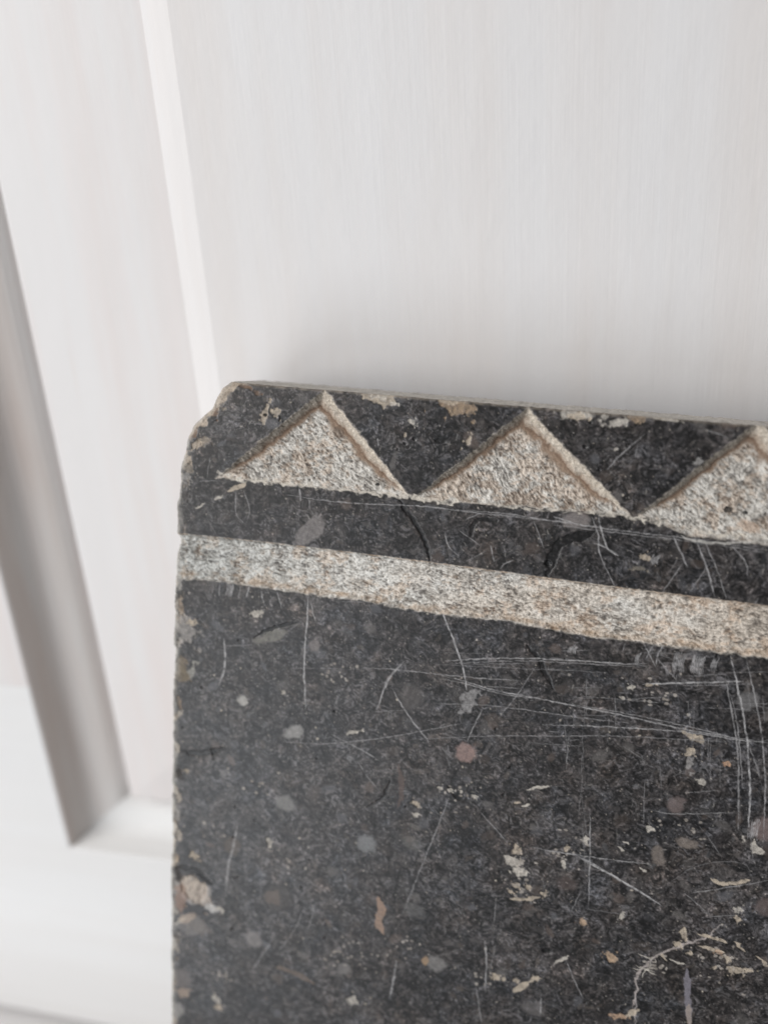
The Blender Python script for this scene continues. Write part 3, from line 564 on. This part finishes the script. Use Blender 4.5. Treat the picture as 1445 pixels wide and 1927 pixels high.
VH = samp(H, SS, TT); VC = samp(COL, SS, TT); VR = samp(RG, SS, TT)
nr, nc = SS.shape
V = world(slab_cam(SS, TT, VH)).reshape(-1, 3)
idx = np.arange(nr*nc).reshape(nr, nc)
Fq = np.stack([idx[:-1, :-1], idx[1:, :-1], idx[1:, 1:], idx[:-1, 1:]], -1).reshape(-1, 4)
SC, TC = (SS[:-1, :-1]+SS[1:, 1:])/2, (TT[:-1, :-1]+TT[1:, 1:])/2
FR = REG[np.clip(((TC-T0m)/RES).astype(int), 0, NT-1), np.clip(((SC-S0)/RES).astype(int), 0, NS-1)].ravel()

def stone_material():
    m = bpy.data.materials.new('fossil_limestone'); m.use_nodes = True; nt = m.node_tree; N = nt.nodes; L = nt.links; b = N['Principled BSDF']
    at = N.new('ShaderNodeAttribute'); at.attribute_name = 'stone_colour'; ar = N.new('ShaderNodeAttribute'); ar.attribute_name = 'stone_rough'
    tc = N.new('ShaderNodeTexCoord')
    n = N.new('ShaderNodeTexNoise'); n.inputs['Scale'].default_value = 5200; n.inputs['Detail'].default_value = 3; n.inputs['Roughness'].default_value = .7; L.new(tc.outputs['Object'], n.inputs['Vector'])
    mr = N.new('ShaderNodeMapRange'); mr.inputs[1].default_value = .3; mr.inputs[2].default_value = .7; mr.inputs[3].default_value = .72; mr.inputs[4].default_value = 1.28; L.new(n.outputs[0], mr.inputs[0])
    mx = N.new('ShaderNodeMix'); mx.data_type = 'RGBA'; mx.blend_type = 'MULTIPLY'; mx.inputs['Factor'].default_value = 1
    L.new(at.outputs['Color'], mx.inputs['A']); L.new(mr.outputs[0], mx.inputs['B']); L.new(mx.outputs['Result'], b.inputs['Base Color'])
    n2 = N.new('ShaderNodeTexNoise'); n2.inputs['Scale'].default_value = 900; n2.inputs['Detail'].default_value = 3; L.new(tc.outputs['Object'], n2.inputs['Vector'])
    ma = N.new('ShaderNodeMath'); ma.operation = 'MULTIPLY_ADD'; ma.inputs[1].default_value = .22; L.new(n2.outputs[0], ma.inputs[0])
    sb_ = N.new('ShaderNodeMath'); sb_.operation = 'SUBTRACT'; sb_.inputs[1].default_value = .10; L.new(ar.outputs['Fac'], sb_.inputs[0]); L.new(sb_.outputs[0], ma.inputs[2]); b.inputs['IOR'].default_value = 1.5
    L.new(ma.outputs[0], b.inputs['Roughness'])
    bm = N.new('ShaderNodeMath'); bm.operation = 'MULTIPLY'; bm.inputs[1].default_value = .8; L.new(ar.outputs['Fac'], bm.inputs[0])
    bp = N.new('ShaderNodeBump'); bp.inputs['Distance'].default_value = .00014; L.new(bm.outputs[0], bp.inputs['Strength']); L.new(n.outputs[0], bp.inputs['Height']); L.new(bp.outputs[0], b.inputs['Normal'])
    return m
m_stone = stone_material()
base = np.array(world(slab_cam((smin+S_RIGHT)/2, T_BOT, -THICK/2)))
slab = empty('carved_stone', tuple(base), 'dark fossil limestone slab with carved triangles and pale chiselled band before the white door', 'carved stone')
def attr_mesh(name, v, quads, col, rgh):
    me = bpy.data.meshes.new(name); v = v-base
    me.vertices.add(len(v)); me.vertices.foreach_set('co', v.astype(np.float32).ravel())
    me.loops.add(quads.size); me.loops.foreach_set('vertex_index', quads.astype(np.int32).ravel())
    me.polygons.add(len(quads)); me.polygons.foreach_set('loop_start', np.arange(0, quads.size, 4, dtype=np.int32))
    me.update(calc_edges=True); me.validate()
    me.polygons.foreach_set('use_smooth', np.ones(len(me.polygons), bool))
    a = me.attributes.new('stone_colour', 'FLOAT_COLOR', 'POINT'); a.data.foreach_set('color', np.concatenate([np.clip(col, 0, 1), np.ones((len(col), 1))], 1).astype(np.float32).ravel())
    a = me.attributes.new('stone_rough', 'FLOAT', 'POINT'); a.data.foreach_set('value', rgh.astype(np.float32).ravel())
    me.materials.append(m_stone); me.update(); o = bpy.data.objects.new(name, me); return link(o, slab)
# sides: top, left, bottom, right and back, joined to the body
VCf, VRf = VC.reshape(-1, 3), VR.ravel()
nb = 40
ev_t = np.concatenate([idx[::-1, 0], idx[0, 1:]])            # left side bottom to top, then along the top
ev_b = np.concatenate([idx[1:, -1], idx[-1, -2::-1]])
loop = np.concatenate([ev_t, ev_b]); nl = len(loop)
ls, lt, lh = SS.ravel()[loop], TT.ravel()[loop], VH.ravel()[loop]
arc = np.concatenate([[0], np.cumsum(np.hypot(np.diff(ls), np.diff(lt)))])
dl = np.concatenate([[.0], np.geomspace(.12, THICK, nb-1)]); extraV, extraC, extraR = [], [], []
cs, ct = (ls.min()+ls.max())/2, (lt.min()+lt.max())/2
ns, nt_ = np.gradient(lt), -np.gradient(ls); ln = np.hypot(ns, nt_)+1e-9
for k in range(1, nb):
    D = dl[k]; rough_in = .35*(fbm(arc/1.3, arc*0+D/1.3, 700, 4, .65))*min(1, D/1.5)
    stl = np.zeros(nl)
    P = slab_cam(ls, lt+np.where(np.arange(nl) < len(ev_t), rough_in*.6, 0), lh*max(0, 1-D/3)-D); extraV.append(world(P))
    g = .5+.5*np.clip(1.5*fbm(arc/.8, arc*0+D/.8, 720, 4, .7), -1, 1)
    c0 = np.array(lin(160, 155, 149)); c1 = np.array(lin(205, 199, 190)); c = c0+(c1-c0)*g[:, None]
    f0 = np.clip(D/.5, 0, 1); extraC.append(VCf[loop]*(1-f0)+c*f0); extraR.append(np.full(nl, .85))
n0 = len(V); Vall = np.concatenate([V]+extraV); Call = np.concatenate([VCf]+extraC); Rall = np.concatenate([VRf]+extraR)
sq = []
prev = loop
for k in range(1, nb):
    cur = n0+(k-1)*nl+np.arange(nl); a, b = prev, cur
    sq.append(np.stack([a, np.roll(a, -1), np.roll(b, -1), b], -1)); prev = cur
bodyF = np.concatenate([Fq[FR == 0]]+sq)
def submesh(name, quads):
    u, inv = np.unique(quads.ravel(), return_inverse=True); return attr_mesh(name, Vall[u], inv.reshape(-1, 4), Call[u], Rall[u])
body = submesh('polished_body', bodyF)
# back sheet
crn = [world(slab_cam(a, b, -THICK+.02))-base for a, b in ((smin+.4, T_BOT-.1), (S_RIGHT-1.6, T_BOT-.1), (S_RIGHT-1.6, float(top_t(S_RIGHT))+.3), (float(os_[0])+.6, float(top_t(os_[0]))+.3), (smin+.8, float(ot[8])))]
m_back = bpy.data.materials.new('sawn_stone_back'); m_back.use_nodes = True
nb_ = m_back.node_tree; nz = nb_.nodes.new('ShaderNodeTexNoise'); nz.inputs['Scale'].default_value = 300; rp = nb_.nodes.new('ShaderNodeValToRGB')
rp.color_ramp.elements[0].color = (.08, .078, .075, 1); rp.color_ramp.elements[1].color = (.2, .19, .18, 1); nb_.links.new(nz.outputs[0], rp.inputs[0]); nb_.links.new(rp.outputs[0], nb_.nodes['Principled BSDF'].inputs['Base Color'])
mesh_obj('back_face', crn, [(0, 1, 2, 3, 4)], m_back, slab)
b_ = submesh('carved_band', Fq[FR == 1]); b_['label'] = 'pale chiselled band running across the slab'
for k, lab in enumerate(('leftmost carved triangle near the chipped corner', 'middle carved triangle', 'right carved triangle with broken lower lip', None)):
    q = Fq[FR == 2+k]
    if len(q):
        o = submesh('carved_triangle', q)
        if lab: o['label'] = lab
flab = {877: 'reddish round fossil', 363: 'large pale fossil at the left edge', 582: 'slanting pinkish fossil above the band', 515: 'olive elongated fossil under the band', 457: 'small pale round fossil'}
for i, fo in enumerate(fossils):
    q = Fq[FR == FREG+i]
    if len(q) > 60:
        o = submesh('fossil', q)
        if fo[0] in flab: o['label'] = flab[fo[0]]
print('faces', len(Fq), 'slab', smin, S_RIGHT, T_TOP, T_BOT, 'cam', CAM, 'door', Xf, Xs, Xm, Xo, Zo, Zm, Zb)
